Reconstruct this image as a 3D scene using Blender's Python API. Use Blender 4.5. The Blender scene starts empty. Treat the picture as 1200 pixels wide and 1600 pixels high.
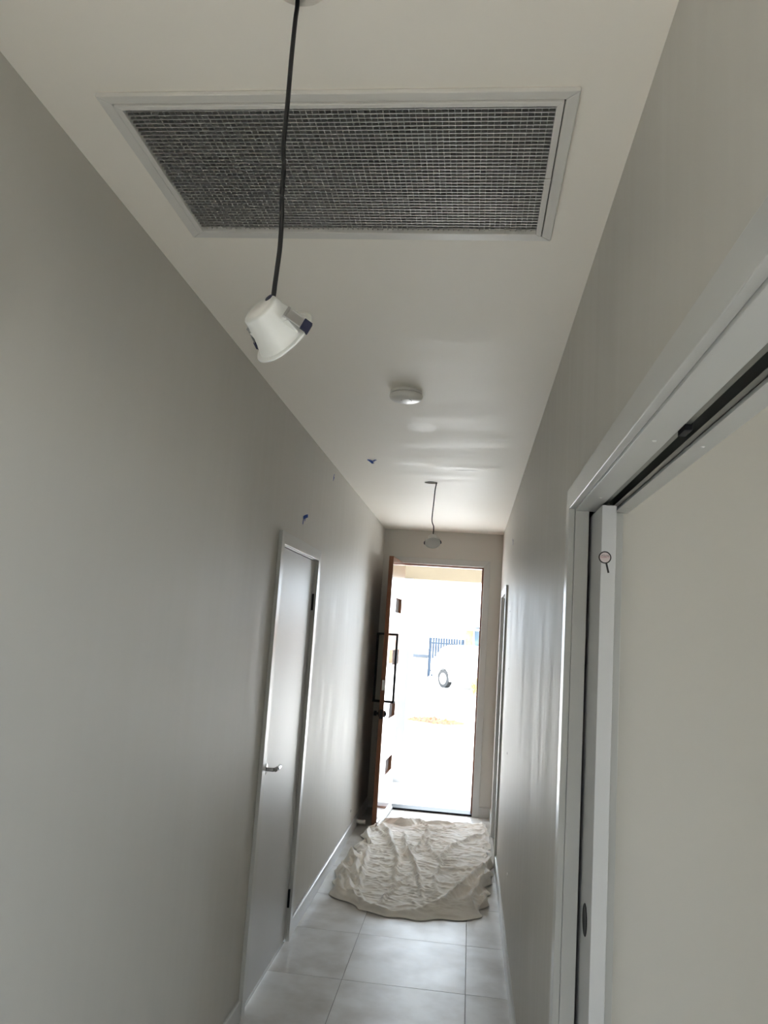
import bpy, bmesh, math, random
import numpy as np
from mathutils import Vector, Matrix

sc = bpy.context.scene
COL = sc.collection
PI = math.pi

# ------------------------------------------------------------------ camera
F_PX, PITCH, YAW, ROLL = 1231.03, 0.146331, -0.118693, 0.068210
CAM = Vector((0.9092, 0.0, 1.7036))
FWD = Vector((math.sin(YAW) * math.cos(PITCH), math.cos(YAW) * math.cos(PITCH), math.sin(PITCH)))
RIGHT0 = Vector((math.cos(YAW), -math.sin(YAW), 0))
UP0 = RIGHT0.cross(FWD)
RGT = RIGHT0 * math.cos(ROLL) + UP0 * math.sin(ROLL)
UPV = -RIGHT0 * math.sin(ROLL) + UP0 * math.cos(ROLL)
cd = bpy.data.cameras.new('camera')
cam = bpy.data.objects.new('camera', cd)
COL.objects.link(cam)
m3 = Matrix((RGT, UPV, -FWD)).transposed()
cam.matrix_world = Matrix.Translation(CAM) @ m3.to_4x4()
cd.sensor_fit = 'VERTICAL'
cd.sensor_height = 24.0
cd.lens = 24.0 * F_PX / 1600.0
cd.clip_start = 0.02
cd.clip_end = 500
sc.camera = cam


def at(u, v, axis, val):
    """photo pixel -> point where its ray meets the plane axis = val"""
    d = FWD + RGT * ((u - 600) / F_PX) - UPV * ((v - 800) / F_PX)
    t = (val - CAM[axis]) / d[axis]
    return CAM + d * t


# ------------------------------------------------------------------ world, sun, exposure
w = bpy.data.worlds.new('sky')
sc.world = w
w.use_nodes = True
bg = w.node_tree.nodes['Background']
bg.inputs[0].default_value = (0.78, 0.89, 1.0, 1)
bg.inputs[1].default_value = 1.2
sd = bpy.data.lights.new('sun', 'SUN')
sd.energy = 3.3
sd.angle = 0.0093
sd.color = (1.0, 0.975, 0.93)
sun = bpy.data.objects.new('sun', sd)
COL.objects.link(sun)
sun.rotation_euler = Vector((-0.30, -0.36, -1.0)).to_track_quat('-Z', 'Y').to_euler()
sun.location = (5, 14, 12)
sc.view_settings.view_transform = 'Standard'
sc.view_settings.look = 'None'
sc.view_settings.gamma = 1.0
sc.view_settings.use_curve_mapping = False
sc.view_settings.exposure = 3.27
sc.cycles.max_bounces = 14
sc.cycles.diffuse_bounces = 10
sc.cycles.glossy_bounces = 6
sc.cycles.transmission_bounces = 8
sc.cycles.use_denoising = True
sc.cycles.sample_clamp_indirect = 20.0


def portal(name, loc, rot, sx, sy):
    ld = bpy.data.lights.new(name, 'AREA')
    ld.shape = 'RECTANGLE'
    ld.size, ld.size_y = sx, sy
    ld.cycles.is_portal = True
    o = bpy.data.objects.new(name, ld)
    COL.objects.link(o)
    o.location = loc
    o.rotation_euler = rot


# ------------------------------------------------------------------ dimensions
H, W, D = 2.70, 1.181, 7.856
YB = -0.45            # the hall opens into the living area here
XS = 1.310            # back face of the sliding-door wall
# ------------------------------------------------------------------ materials


def mat(name, col, rough=0.5, metal=0.0, var=None, bump=None, spec=0.5, stretch=None, rvar=None, coat=0.0):
    """principled material; var=(scale, second colour, lo, hi), bump=(scale, strength, distance), rvar=(scale, lo, hi)"""
    m = bpy.data.materials.new(name)
    m.use_nodes = True
    nt = m.node_tree
    b = nt.nodes['Principled BSDF']
    b.inputs['Base Color'].default_value = (*col, 1)
    b.inputs['Roughness'].default_value = rough
    b.inputs['Metallic'].default_value = metal
    b.inputs['Specular IOR Level'].default_value = spec
    b.inputs['Coat Weight'].default_value = coat
    tc = nt.nodes.new('ShaderNodeTexCoord')
    mp = nt.nodes.new('ShaderNodeMapping')
    nt.links.new(tc.outputs['Object'], mp.inputs['Vector'])
    if stretch:
        mp.inputs['Scale'].default_value = stretch
    if var:
        n = nt.nodes.new('ShaderNodeTexNoise')
        n.inputs['Scale'].default_value = var[0]
        n.inputs['Detail'].default_value = 5
        nt.links.new(mp.outputs[0], n.inputs['Vector'])
        r = nt.nodes.new('ShaderNodeValToRGB')
        r.color_ramp.elements[0].position = var[2]
        r.color_ramp.elements[1].position = var[3]
        r.color_ramp.elements[0].color = (*col, 1)
        r.color_ramp.elements[1].color = (*var[1], 1)
        nt.links.new(n.outputs['Fac'], r.inputs['Fac'])
        nt.links.new(r.outputs['Color'], b.inputs['Base Color'])
    if rvar:
        n = nt.nodes.new('ShaderNodeTexNoise')
        n.inputs['Scale'].default_value = rvar[0]
        n.inputs['Detail'].default_value = 3
        nt.links.new(mp.outputs[0], n.inputs['Vector'])
        mr = nt.nodes.new('ShaderNodeMapRange')
        mr.inputs['From Min'].default_value = 0.3
        mr.inputs['From Max'].default_value = 0.7
        mr.inputs['To Min'].default_value = rvar[1]
        mr.inputs['To Max'].default_value = rvar[2]
        nt.links.new(n.outputs['Fac'], mr.inputs['Value'])
        nt.links.new(mr.outputs[0], b.inputs['Roughness'])
    if bump:
        n = nt.nodes.new('ShaderNodeTexNoise')
        n.inputs['Scale'].default_value = bump[0]
        n.inputs['Detail'].default_value = 3
        nt.links.new(tc.outputs['Object'], n.inputs['Vector'])
        bp = nt.nodes.new('ShaderNodeBump')
        bp.inputs['Strength'].default_value = bump[1]
        bp.inputs['Distance'].default_value = bump[2]
        nt.links.new(n.outputs['Fac'], bp.inputs['Height'])
        nt.links.new(bp.outputs[0], b.inputs['Normal'])
    return m


M = {}
M['wall'] = mat('wall_paint', (0.585, 0.57, 0.53), 0.52, spec=0.34, bump=(320, 0.06, 0.001), stretch=(1, 6, 0.5), rvar=(3.0, 0.44, 0.56))
M['ceil'] = mat('ceiling_paint', (0.90, 0.86, 0.785), 0.55, spec=0.35, bump=(300, 0.05, 0.001), stretch=(1, 5, 1), rvar=(1.6, 0.50, 0.62))
M['patch'] = mat('ceiling_patch', (0.90, 0.86, 0.79), 0.48, spec=0.36)
M['gloss'] = mat('enamel_white', (0.54, 0.545, 0.53), 0.28, bump=(180, 0.008, 0.001))
M['door'] = mat('door_paint', (0.59, 0.595, 0.60), 0.38, spec=0.4, bump=(220, 0.04, 0.001))
M['tile'] = mat('floor_tile', (0.63, 0.62, 0.60), 0.36, var=(4.5, (0.43, 0.40, 0.355), 0.40, 0.72), rvar=(5, 0.34, 0.41))
M['grout'] = mat('grout', (0.22, 0.205, 0.185), 0.9)
M['cloth'] = mat('canvas', (0.87, 0.82, 0.745), 0.9, var=(6, (0.90, 0.87, 0.82), 0.4, 0.75), bump=(1400, 0.25, 0.001))
_b = M['cloth'].node_tree.nodes['Principled BSDF']
_b.inputs['Sheen Weight'].default_value = 0.55
_b.inputs['Sheen Roughness'].default_value = 0.45
_b.inputs['Sheen Tint'].default_value = (0.95, 0.97, 1.0, 1)
M['black'] = mat('black_metal', (0.008, 0.008, 0.010), 0.5, spec=0.22, bump=(200, 0.02, 0.001))
M['rubber'] = mat('navy_rubber', (0.012, 0.015, 0.045), 0.5)
M['cable'] = mat('black_cable', (0.010, 0.010, 0.012), 0.42, bump=(90, 0.1, 0.001))
M['plastic'] = mat('white_plastic', (0.74, 0.745, 0.72), 0.35, var=(9, (0.70, 0.71, 0.68), 0.4, 0.7))
M['plastic2'] = mat('detector_plastic', (0.78, 0.77, 0.74), 0.3)
M['diffuser'] = mat('frosted_diffuser', (0.72, 0.71, 0.69), 0.55)
M['chrome'] = mat('satin_chrome', (0.60, 0.60, 0.60), 0.18, 1.0)
M['steel'] = mat('spring_steel', (0.48, 0.48, 0.48), 0.3, 1.0)
M['alu'] = mat('track_aluminium', (0.30, 0.31, 0.29), 0.38, 1.0)
M['grey_alu'] = mat('grille_metal', (0.60, 0.60, 0.58), 0.42, 0.88)
M['filter'] = mat('dark_filter', (0.035, 0.035, 0.034), 0.95, bump=(500, 0.5, 0.002))
M['frame'] = mat('powder_white', (0.70, 0.685, 0.65), 0.28)
M['dark'] = mat('roof_space', (0.03, 0.027, 0.024), 0.95)
M['wood'] = mat('red_timber', (0.22, 0.075, 0.030), 0.20, var=(9, (0.32, 0.12, 0.05), 0.35, 0.7), stretch=(6, 6, 0.6), coat=0.6)
M['woodedge'] = mat('timber_edge', (0.16, 0.055, 0.022), 0.45, var=(9, (0.21, 0.075, 0.03), 0.35, 0.7), stretch=(6, 6, 0.6))
M['glass'] = mat('dark_glass', (0.35, 0.36, 0.37), 0.05)
M['seal'] = mat('door_seal', (0.72, 0.71, 0.70), 0.3, 0.2)
M['tape'] = mat('blue_tape', (0.015, 0.08, 0.42), 0.6)
M['plaster'] = mat('dark_plug', (0.03, 0.035, 0.05), 0.8)
M['stick_w'] = mat('sticker_white', (0.62, 0.54, 0.54), 0.4)
M['ink'] = mat('sticker_ink', (0.012, 0.011, 0.011), 0.4)
M['ink_r'] = mat('sticker_red_ink', (0.32, 0.06, 0.09), 0.5)
M['porch'] = mat('porch_tile', (0.36, 0.38, 0.40), 0.45, var=(3, (0.46, 0.43, 0.40), 0.4, 0.7))
M['render'] = mat('cream_render', (0.30, 0.255, 0.19), 0.8, bump=(150, 0.2, 0.003))
M['pier'] = mat('pale_render', (0.33, 0.34, 0.36), 0.8, bump=(150, 0.2, 0.003))
M['soffit'] = mat('soffit', (0.78, 0.76, 0.72), 0.7)
M['concrete'] = mat('concrete', (0.60, 0.58, 0.55), 0.85, var=(0.8, (0.66, 0.64, 0.61), 0.4, 0.7))
M['soil'] = mat('soil', (0.12, 0.040, 0.010), 0.95, var=(9, (0.05, 0.025, 0.015), 0.4, 0.7))
M['fence'] = mat('blue_steel', (0.03, 0.042, 0.06), 0.8, spec=0.1)
M['carwhite'] = mat('car_white', (0.78, 0.78, 0.78), 0.15, coat=0.5)
M['carglass'] = mat('car_glass', (0.05, 0.08, 0.11), 0.05)
M['tyre'] = mat('tyre', (0.02, 0.02, 0.02), 0.8)
M['red'] = mat('tail_red', (0.35, 0.03, 0.03), 0.2)
M['brick'] = mat('brick', (0.30, 0.15, 0.07), 0.85, var=(5, (0.40, 0.22, 0.11), 0.4, 0.7))
M['greycap'] = mat('grey_cap', (0.05, 0.06, 0.075), 0.8)
M['leaf'] = mat('leaf', (0.36, 0.42, 0.10), 0.6, var=(7, (0.5, 0.5, 0.14), 0.4, 0.7))
M['stem'] = mat('stem', (0.22, 0.15, 0.09), 0.8)
M['carpet'] = mat('living_floor', (0.76, 0.74, 0.71), 0.6, var=(4, (0.70, 0.68, 0.65), 0.4, 0.7))


# ------------------------------------------------------------------ builders
class MB:
    def __init__(self):
        self.v, self.f = [], []

    def add(self, vs, fs):
        o = len(self.v)
        self.v += [tuple(p) for p in vs]
        self.f += [tuple(i + o for i in f) for f in fs]
        return self

    def box(self, x0, x1, y0, y1, z0, z1):
        vs = [(x, y, z) for z in (z0, z1) for y in (y0, y1) for x in (x0, x1)]
        return self.add(vs, [(0, 2, 3, 1), (4, 5, 7, 6), (0, 1, 5, 4), (2, 6, 7, 3), (0, 4, 6, 2), (1, 3, 7, 5)])

    def obox(self, c, ax, ay, az, sx, sy, sz):
        c, ax, ay, az = map(Vector, (c, ax, ay, az))
        vs = [c + ax * (sx * a / 2) + ay * (sy * b / 2) + az * (sz * d / 2) for d in (-1, 1) for b in (-1, 1) for a in (-1, 1)]
        return self.add(vs, [(0, 2, 3, 1), (4, 5, 7, 6), (0, 1, 5, 4), (2, 6, 7, 3), (0, 4, 6, 2), (1, 3, 7, 5)])

    def quad(self, *p):
        return self.add(p, [tuple(range(len(p)))])

    def lathe(self, prof, n=40, closed=False):
        """prof: list of (r, z) spun about local z"""
        vs, fs = [], []
        for r, z in prof:
            for k in range(n):
                a = 2 * PI * k / n
                vs.append((r * math.cos(a), r * math.sin(a), z))
        for i in range(len(prof) - 1):
            for k in range(n):
                k2 = (k + 1) % n
                fs.append((i * n + k, i * n + k2, (i + 1) * n + k2, (i + 1) * n + k))
        if prof[0][0] > 1e-5 and closed:
            fs.append(tuple(range(n))[::-1])
        if prof[-1][0] > 1e-5 and closed:
            fs.append(tuple(range((len(prof) - 1) * n, len(prof) * n)))
        return self.add(vs, fs)

    def tube(self, pts, r, n=10):
        pts = [Vector(p) for p in pts]
        vs, fs = [], []
        ref = Vector((0.31, 0.95, 0.02)).normalized()
        for i, p in enumerate(pts):
            t = (pts[min(i + 1, len(pts) - 1)] - pts[max(i - 1, 0)]).normalized()
            a = t.cross(ref)
            if a.length < 0.1:
                a = t.cross(Vector((0, 0, 1)))
            a.normalize()
            b = t.cross(a)
            rr = r[i] if isinstance(r, (list, tuple)) else r
            for k in range(n):
                q = 2 * PI * k / n
                vs.append(p + a * (rr * math.cos(q)) + b * (rr * math.sin(q)))
        for i in range(len(pts) - 1):
            for k in range(n):
                k2 = (k + 1) % n
                fs.append((i * n + k, i * n + k2, (i + 1) * n + k2, (i + 1) * n + k))
        fs.append(tuple(range(n))[::-1])
        fs.append(tuple(range((len(pts) - 1) * n, len(pts) * n)))
        return self.add(vs, fs)

    def mesh(self, name, m, smooth=False, bevel=0.0):
        me = bpy.data.meshes.new(name)
        me.from_pydata(self.v, [], self.f)
        bm = bmesh.new()
        bm.from_mesh(me)
        bmesh.ops.recalc_face_normals(bm, faces=bm.faces)
        if bevel:
            es = [e for e in bm.edges if len(e.link_faces) == 2 and e.calc_face_angle(0) > 0.6]
            bmesh.ops.bevel(bm, geom=es, offset=bevel, segments=2, affect='EDGES', profile=0.5)
        bm.to_mesh(me)
        bm.free()
        me.materials.append(M[m])
        if smooth:
            for p in me.polygons:
                p.use_smooth = True
            try:
                me.set_sharp_from_angle(angle=math.radians(38))
            except Exception:
                pass
        return me

    def build(self, name, m, parent=None, smooth=False, bevel=0.0):
        return link(name, self.mesh(name, m, smooth, bevel), parent)


def link(name, me, parent=None):
    o = bpy.data.objects.new(name, me)
    COL.objects.link(o)
    if parent:
        o.parent = parent
    return o


def tag(o, label=None, cat=None, group=None, kind=None):
    if label: o['label'] = label
    if cat: o['category'] = cat
    if group: o['group'] = group
    if kind: o['kind'] = kind
    return o


def thing(name, label, cat, loc=(0, 0, 0), group=None, kind=None):
    o = bpy.data.objects.new(name, None)
    o.empty_display_size = 0.05
    COL.objects.link(o)
    o.location = loc
    return tag(o, label, cat, group, kind)


def struct(name, mb, m, label, cat, bevel=0.0):
    return tag(mb.build(name, m, bevel=bevel), label, cat, kind='structure')


# ================================================================== STRUCTURE
# openings
L0, L1, LH = 3.632, 4.468, 2.060        # left hinged door, clear opening
S0, S1, SH = 0.40, 2.209, 2.063         # sliding door opening
R0, R1, RH = 6.305, 7.145, 2.040        # far right door
E0, E1, EH = 0.190, 1.002, 2.362        # front door
T = 0.11

mb = MB()
mb.box(-T, 0, YB, L0 - 0.02, 0, H).box(-T, 0, L1 + 0.02, D + 0.02, 0, H).box(-T, 0, L0 - 0.02, L1 + 0.02, LH + 0.02, H)
wall_left = struct('wall_left', mb, 'wall', 'left hallway wall painted pale grey around the closed flush door', 'wall')

mb = MB()
mb.box(W, XS, YB, S0 - 0.02, 0, H)
mb.box(W, XS, S0 - 0.02, S1 + 0.001, SH + 0.045, H)
# cavity section: two skins with the pocket between
PK = S1 + 0.95
mb.box(W, W + 0.036, S1 + 0.012, PK, 0, SH + 0.045).box(XS - 0.036, XS, S1 + 0.012, PK, 0, SH + 0.045).box(W, XS, S1 + 0.001, PK, SH + 0.045, H)
mb.box(W, XS, PK, R0 - 0.02, 0, H).box(W, XS, R1 + 0.02, D + 0.02, 0, H).box(W, XS, R0 - 0.02, R1 + 0.02, RH + 0.02, H)
wall_right = struct('wall_right', mb, 'wall', 'right hallway wall painted pale grey beside the sliding door opening', 'wall')

mb = MB()
mb.box(-2.2, E0 - 0.04, D, D + 0.25, -0.2, H + 0.1).box(E1 + 0.04, 3.4, D, D + 0.25, -0.2, H + 0.1).box(E0 - 0.04, E1 + 0.04, D, D + 0.25, EH + 0.04, H + 0.1)
wall_end = struct('wall_end', mb, 'wall', 'grey end wall around the open front doorway', 'wall')

# ceiling with a return-air opening and two downlight cut-outs
VX0, VX1, VY0, VY1 = 0.150, 1.036, 1.350, 1.866
HOLES = [(0.588, 1.082), (0.590, 5.252)]
HR = 0.0455


def ceiling_mesh():
    mb = MB()
    def rect(x0, x1, y0, y1):
        mb.quad((x0, y0, H), (x0, y1, H), (x1, y1, H), (x1, y0, H))
    def band_hole(cx, cy):
        s = 0.06
        rect(0, cx - s, cy - s, cy + s)
        rect(cx + s, W, cy - s, cy + s)
        n = 48
        ring, outer = [], []
        for k in range(n):
            a = 2 * PI * k / n
            c, d = math.cos(a), math.sin(a)
            q = s / max(abs(c), abs(d))
            ring.append((cx + HR * c, cy + HR * d))
            outer.append((cx + q * c, cy + q * d))
        for k in range(n):
            j = (k + 1) % n
            mb.quad((*ring[k], H), (*ring[j], H), (*outer[j], H), (*outer[k], H))
            mb.quad((*ring[k], H), (*ring[k], H + 0.013), (*ring[j], H + 0.013), (*ring[j], H))
    y = YB
    for cx, cy in HOLES[:1]:
        rect(0, W, y, cy - 0.06); band_hole(cx, cy); y = cy + 0.06
    rect(0, W, y, VY0)
    rect(0, VX0, VY0, VY1); rect(VX1, W, VY0, VY1)
    y = VY1
    cx, cy = HOLES[1]
    rect(0, W, y, cy - 0.06); band_hole(cx, cy)
    rect(0, W, cy + 0.06, D)
    return mb


ceiling = struct('ceiling', ceiling_mesh(), 'ceil', 'flat pale plasterboard hallway ceiling with the return air opening', 'ceiling')
mb = MB()   # dark roof space above the cut-outs
for cx, cy in HOLES:
    mb.box(cx - 0.12, cx + 0.12, cy - 0.12, cy + 0.12, H + 0.0131, H + 0.24)
mb.build('roof_cavity', 'dark', ceiling)
mb = MB()   # plenum over the return air opening
for a in ((VX0 - .01, VX0, VY0, VY1), (VX1, VX1 + .01, VY0, VY1), (VX0, VX1, VY0 - .01, VY0), (VX0, VX1, VY1, VY1 + .01)):
    mb.box(*a, H + 0.0005, H + 0.2)
mb.box(VX0 - .01, VX1 + .01, VY0 - .01, VY1 + .01, H + 0.2, H + 0.21)
mb.build('plenum', 'dark', ceiling)
# dried filler patches on the ceiling (very thin skim discs of smoother paint)
def skim(cx, cy, rx, ry, seed, name='filler_patch'):
    rnd = random.Random(seed)
    n = 28
    rr = [1 + rnd.uniform(-.12, .12) for _ in range(n)]
    pts = [(cx + rx * rr[k] * math.cos(2 * PI * k / n), cy + ry * rr[k] * math.sin(2 * PI * k / n)) for k in range(n)]
    inn = [(cx + (x - cx) * .8, cy + (y - cy) * .8) for x, y in pts]
    mb = MB()
    mb.add([(*p, H - 0.0001) for p in pts] + [(*p, H - 0.0008) for p in inn],
           [(k, (k + 1) % n, n + (k + 1) % n, n + k) for k in range(n)] + [tuple(range(n, 2 * n))])
    return mb.build(name, 'patch', ceiling, smooth=True)
skim(0.615, 3.79, 0.075, 0.10, 3)
for i, (x, y, rx, ry) in enumerate([(0.50, 4.66, .11, .045), (0.78, 4.76, .17, .05), (0.86, 4.80, .12, .03)]):
    skim(x, y, rx, ry, 20 + i)

# floor: grout bed with separate 600 mm tiles
mb = MB()
mb.box(-0.12, XS, YB, D + 0.02, -0.06, -0.0022)
floor = struct('floor', mb, 'grout', 'hallway floor of large pale grey stone-look tiles', 'floor')
xs = [(-0.004, 0.370), (0.370, 0.970), (0.970, W + 0.0)]
tile_cache = {}
y = 4.10 - 0.6 * 7
rnd = random.Random(4)
while y < D:
    y1 = min(y + 0.6, D)
    y0 = max(y, YB)
    for x0, x1 in xs:
        g = 0.0013
        key = (round(x1 - x0, 3), round(y1 - y0, 3))
        if key not in tile_cache:
            sx, sy = key
            tile_cache[key] = MB().box(-sx / 2 + g, sx / 2 - g, -sy / 2 + g, sy / 2 - g, -0.008, 0).mesh('tile', 'tile', bevel=0.0006)
        o = link('tile', tile_cache[key], floor)
        o.location = ((x0 + x1) / 2, (y0 + y1) / 2, rnd.uniform(-0.0003, 0.0))
    y += 0.6
# per-tile colour offset through object position
nt = M['tile'].node_tree
oi = nt.nodes.new('ShaderNodeObjectInfo')
mpn = [n for n in nt.nodes if n.type == 'MAPPING'][0]
vm = nt.nodes.new('ShaderNodeVectorMath'); vm.operation = 'SCALE'; vm.inputs['Scale'].default_value = 3.7
nt.links.new(oi.outputs['Location'], vm.inputs[0])
nt.links.new(vm.outputs[0], mpn.inputs['Location'])

# skirtings
SKH, SKT = 0.092, 0.012


def skirt(name, runs, label):
    mb = MB()
    for kind, c, a, b in runs:
        if kind == 'x':      # wall at x=c, body to +/-; c gives wall face and sign
            x, s = c
            vs = []
            for yy in (a, b):
                vs += [(x, yy, 0), (x + s * SKT, yy, 0), (x + s * SKT, yy, SKH - 0.006), (x + s * (SKT - 0.005), yy, SKH), (x, yy, SKH)]
        else:
            yv, s = c
            vs = []
            for xx in (a, b):
                vs += [(xx, yv, 0), (xx, yv + s * SKT, 0), (xx, yv + s * SKT, SKH - 0.006), (xx, yv + s * (SKT - 0.005), SKH), (xx, yv, SKH)]
        mb.add(vs, [(0, 1, 2, 3, 4), (5, 6, 7, 8, 9), (0, 1, 6, 5), (1, 2, 7, 6), (2, 3, 8, 7), (3, 4, 9, 8), (4, 0, 5, 9)])
    return tag(mb.build(name, 'gloss'), label, 'baseboard', kind='structure')


AW = 0.065
skirt('baseboard_left', [('x', (0, 1), YB, L0 - AW + 0.003), ('x', (0, 1), L1 + AW - 0.003, D)], 'white skirting board along the left wall')
skirt('baseboard_right', [('x', (W, -1), YB, S0 - AW), ('x', (W, -1), S1 + AW + 0.009, R0 - AW), ('x', (W, -1), R1 + AW, D)], 'white skirting board along the right wall')
skirt('baseboard_end', [('y', (D, -1), E1 + AW, W - SKT), ('y', (D, -1), SKT, E0 - AW)], 'white skirting board on the end wall')


def architrave(name, wallx, s, a, b, h, parent, aw=AW, th=0.018):
    """three-sided door trim on a wall x = wallx, standing proud by th in direction s"""
    mb = MB()
    x0, x1 = sorted((wallx + s * 0.0003, wallx + s * th))
    def prof_leg(y_in, y_out, z0, z_in, z_out):
        # mitred leg
        vs = []
        for x in (x0, x1):
            vs += [(x, y_in, z0), (x, y_out, z0), (x, y_out, z_out), (x, y_in, z_in)]
        mb.add(vs, [(0, 1, 2, 3), (4, 5, 6, 7), (0, 1, 5, 4), (1, 2, 6, 5), (2, 3, 7, 6), (3, 0, 4, 7)])
    g = 0.005
    prof_leg(a - g, a - aw, 0, h + g, h + aw)
    prof_leg(b + g, b + aw, 0, h + g, h + aw)
    vs = []
    for x in (x0, x1):
        vs += [(x, a - g, h + g), (x, b + g, h + g), (x, b + aw, h + aw), (x, a - aw, h + aw)]
    mb.add(vs, [(0, 1, 2, 3), (4, 5, 6, 7), (0, 1, 5, 4), (1, 2, 6, 5), (2, 3, 7, 6), (3, 0, 4, 7)])
    return mb.build(name, 'gloss', parent, bevel=0.002)


def hinge(parent, x, y, z, s):
    """butt hinge: knuckle barrel and a leaf let into the jamb"""
    mb = MB()
    mb.tube([(x, y, z - 0.047), (x, y, z + 0.047)], 0.0062, 12)
    mb.box(min(x, x - s * 0.022), max(x, x - s * 0.022), y - 0.001, y + 0.0045, z - 0.045, z + 0.045)
    return mb.build('hinge', 'black', parent, smooth=True)


# ---- door_1: left flush door
d1 = thing('door_1', 'closed white flush door with chrome lever handle in the left wall', 'door', (0, 0, 0), kind='structure')
architrave('architrave', 0, 1, L0, L1, LH, d1)
mb = MB()
mb.box(-T, 0.0, L0 - 0.0195, L0, 0, LH).box(-T, 0.0, L1, L1 + 0.0195, 0, LH).box(-T, 0.0, L0 - 0.0195, L1 + 0.0195, LH, LH + 0.0195)
mb.build('jamb', 'gloss', d1)
mb = MB()
mb.box(-T + .012, -0.0435, L0, L0 + 0.012, 0, LH).box(-T + .012, -0.0435, L1 - 0.012, L1, 0, LH).box(-T + .012, -0.0435, L0, L1, LH - 0.012, LH)
mb.build('door_stop', 'gloss', d1)
leaf = MB().box(-0.042, -0.005, L0 + 0.003, L1 - 0.003, 0.014, LH - 0.003).build('leaf', 'door', d1, bevel=0.0015)
hinge(d1, 0.0005, L1 - 0.0015, 1.825, 1)
hinge(d1, 0.0005, L1 - 0.0015, 0.222, 1)
# lever handle on a round rose
hy, hz = L0 + 0.066, 1.025
handle = MB()
prof = [(0.0, 0.009), (0.022, 0.009), (0.0255, 0.007), (0.0265, 0.0), (0.0, 0.0)]
for p in range(1):
    t = MB().lathe(prof, 32)
    handle.add([(-0.0048 + z, hy + x, hz + y_) for x, y_, z in t.v], t.f)
hb = handle.build('lever_handle', 'chrome', d1, smooth=True)
lv = MB()
lv.tube([(0.003, hy, hz), (0.036, hy, hz)], 0.0095, 16)
pts = [(0.036, hy - 0.004, hz), (0.045, hy + 0.010, hz), (0.047, hy + 0.035, hz), (0.046, hy + 0.075, hz), (0.043, hy + 0.105, hz + 0.001), (0.038, hy + 0.118, hz + 0.001)]
lv.tube(pts, [0.0085, 0.0105, 0.0105, 0.010, 0.009, 0.006], 16)
lv.build('lever', 'chrome', hb, smooth=True)

# ---- door_4: far right door, recessed leaf
d4 = thing('door_4', 'white framed door at the far end of the right wall', 'door', (0, 0, 0), kind='structure')
architrave('architrave', W, -1, R0, R1, RH, d4)
mb = MB()
mb.box(W, XS, R0 - 0.0195, R0, 0, RH).box(W, XS, R1, R1 + 0.0195, 0, RH).box(W, XS, R0 - 0.0195, R1 + 0.0195, RH, RH + 0.0195)
mb.build('jamb', 'gloss', d4)
MB().box(W + 0.05, W + 0.087, R0 + 0.003, R1 - 0.003, 0.012, RH - 0.003).build('leaf', 'door', d4, bevel=0.0015)

# ---- door_3: cavity sliding door
d3 = thing('door_3', 'white cavity sliding door mostly slid into the right wall', 'sliding door', (0, 0, 0), kind='structure')
architrave('architrave', W, -1, S0, S1, SH, d3)
J1, J2 = W + 0.037, XS - 0.032         # inner faces of the split jambs
mb = MB()
mb.box(W, J1, S1, S1 + 0.0115, 0, SH)
mb.build('split_jamb', 'gloss', d3, bevel=0.001)
mb = MB()
mb.box(J2, XS + 0.0, S1, S1 + 0.0115, 0, SH)
mb.build('split_jamb', 'gloss', d3, bevel=0.001)
mb = MB().box(W, W + 0.0555, S0, S1 + 0.0115, SH, SH + 0.0195)
mb.build('head_jamb', 'gloss', d3, bevel=0.001)
mb = MB().box(XS - 0.024, XS + 0.014, S0, S1 + 0.0115, SH, SH + 0.0195)
mb.build('head_jamb', 'gloss', d3, bevel=0.001)
MB().box(W, XS, S0 - 0.0195, S0, 0, SH + 0.0195).build('closing_jamb', 'gloss', d3)
# aluminium track: inverted channel with two lips
mb = MB()
tx0, tx1 = W + 0.057, XS - 0.0255
zt = SH + 0.043
yt0, yt1 = S0, PK - 0.02
mb.box(tx0, tx1, yt0, yt1, zt - 0.002, zt)
mb.box(tx0, tx0 + 0.002, yt0, yt1, SH + 0.006, zt).box(tx1 - 0.002, tx1, yt0, yt1, SH + 0.006, zt)
mb.box(tx0, tx0 + 0.013, yt0, yt1, SH + 0.006, SH + 0.008).box(tx1 - 0.013, tx1, yt0, yt1, SH + 0.006, SH + 0.008)
mb.build('track', 'alu', d3)
MB().box(tx0 + 0.003, tx0 + 0.016, 1.305, 1.35, SH - 0.004, SH + 0.02).build('track_stop', 'black', d3, bevel=0.001)
SL0 = 2.045
sleaf = MB().box(W + 0.0465, W + 0.0825, SL0, SL0 + 0.87, 0.012, 2.054).build('leaf', 'door', d3, bevel=0.0012)
# flush pull in the leaf face
pl = MB().lathe([(0.0, 0.0003), (0.026, 0.0004), (0.0285, 0.0008), (0.0295, 0.0014), (0.0335, 0.0018), (0.035, 0.0)], 36)
pm = MB().add([(W + 0.0464 - z, 2.140 + x, 1.020 + y_ * 1.1) for x, y_, z in pl.v], pl.f)
fp = pm.build('flush_pull', 'black', sleaf, smooth=True)
fp['label'] = 'round black flush finger pull'
# screw-head caps under the head jambs
for (sx_, sy_) in ((W + 0.033, 1.40), (W + 0.033, 1.99), (XS - 0.006, 1.43), (XS - 0.006, 2.13)):
    t = MB().lathe([(0.0, -0.0026), (0.0028, -0.0022), (0.0044, 0.0)], 16)
    MB().add([(sx_ + x, sy_ + y_, SH + z) for x, y_, z in t.v], t.f).build('screw_cap', 'plastic', d3, smooth=True)

# ---- door_2: front door, swung into the hall
d2 = thing('door_2', 'red-brown timber front door standing open at the hall end', 'door', (0, 0, 0), kind='structure')
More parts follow.
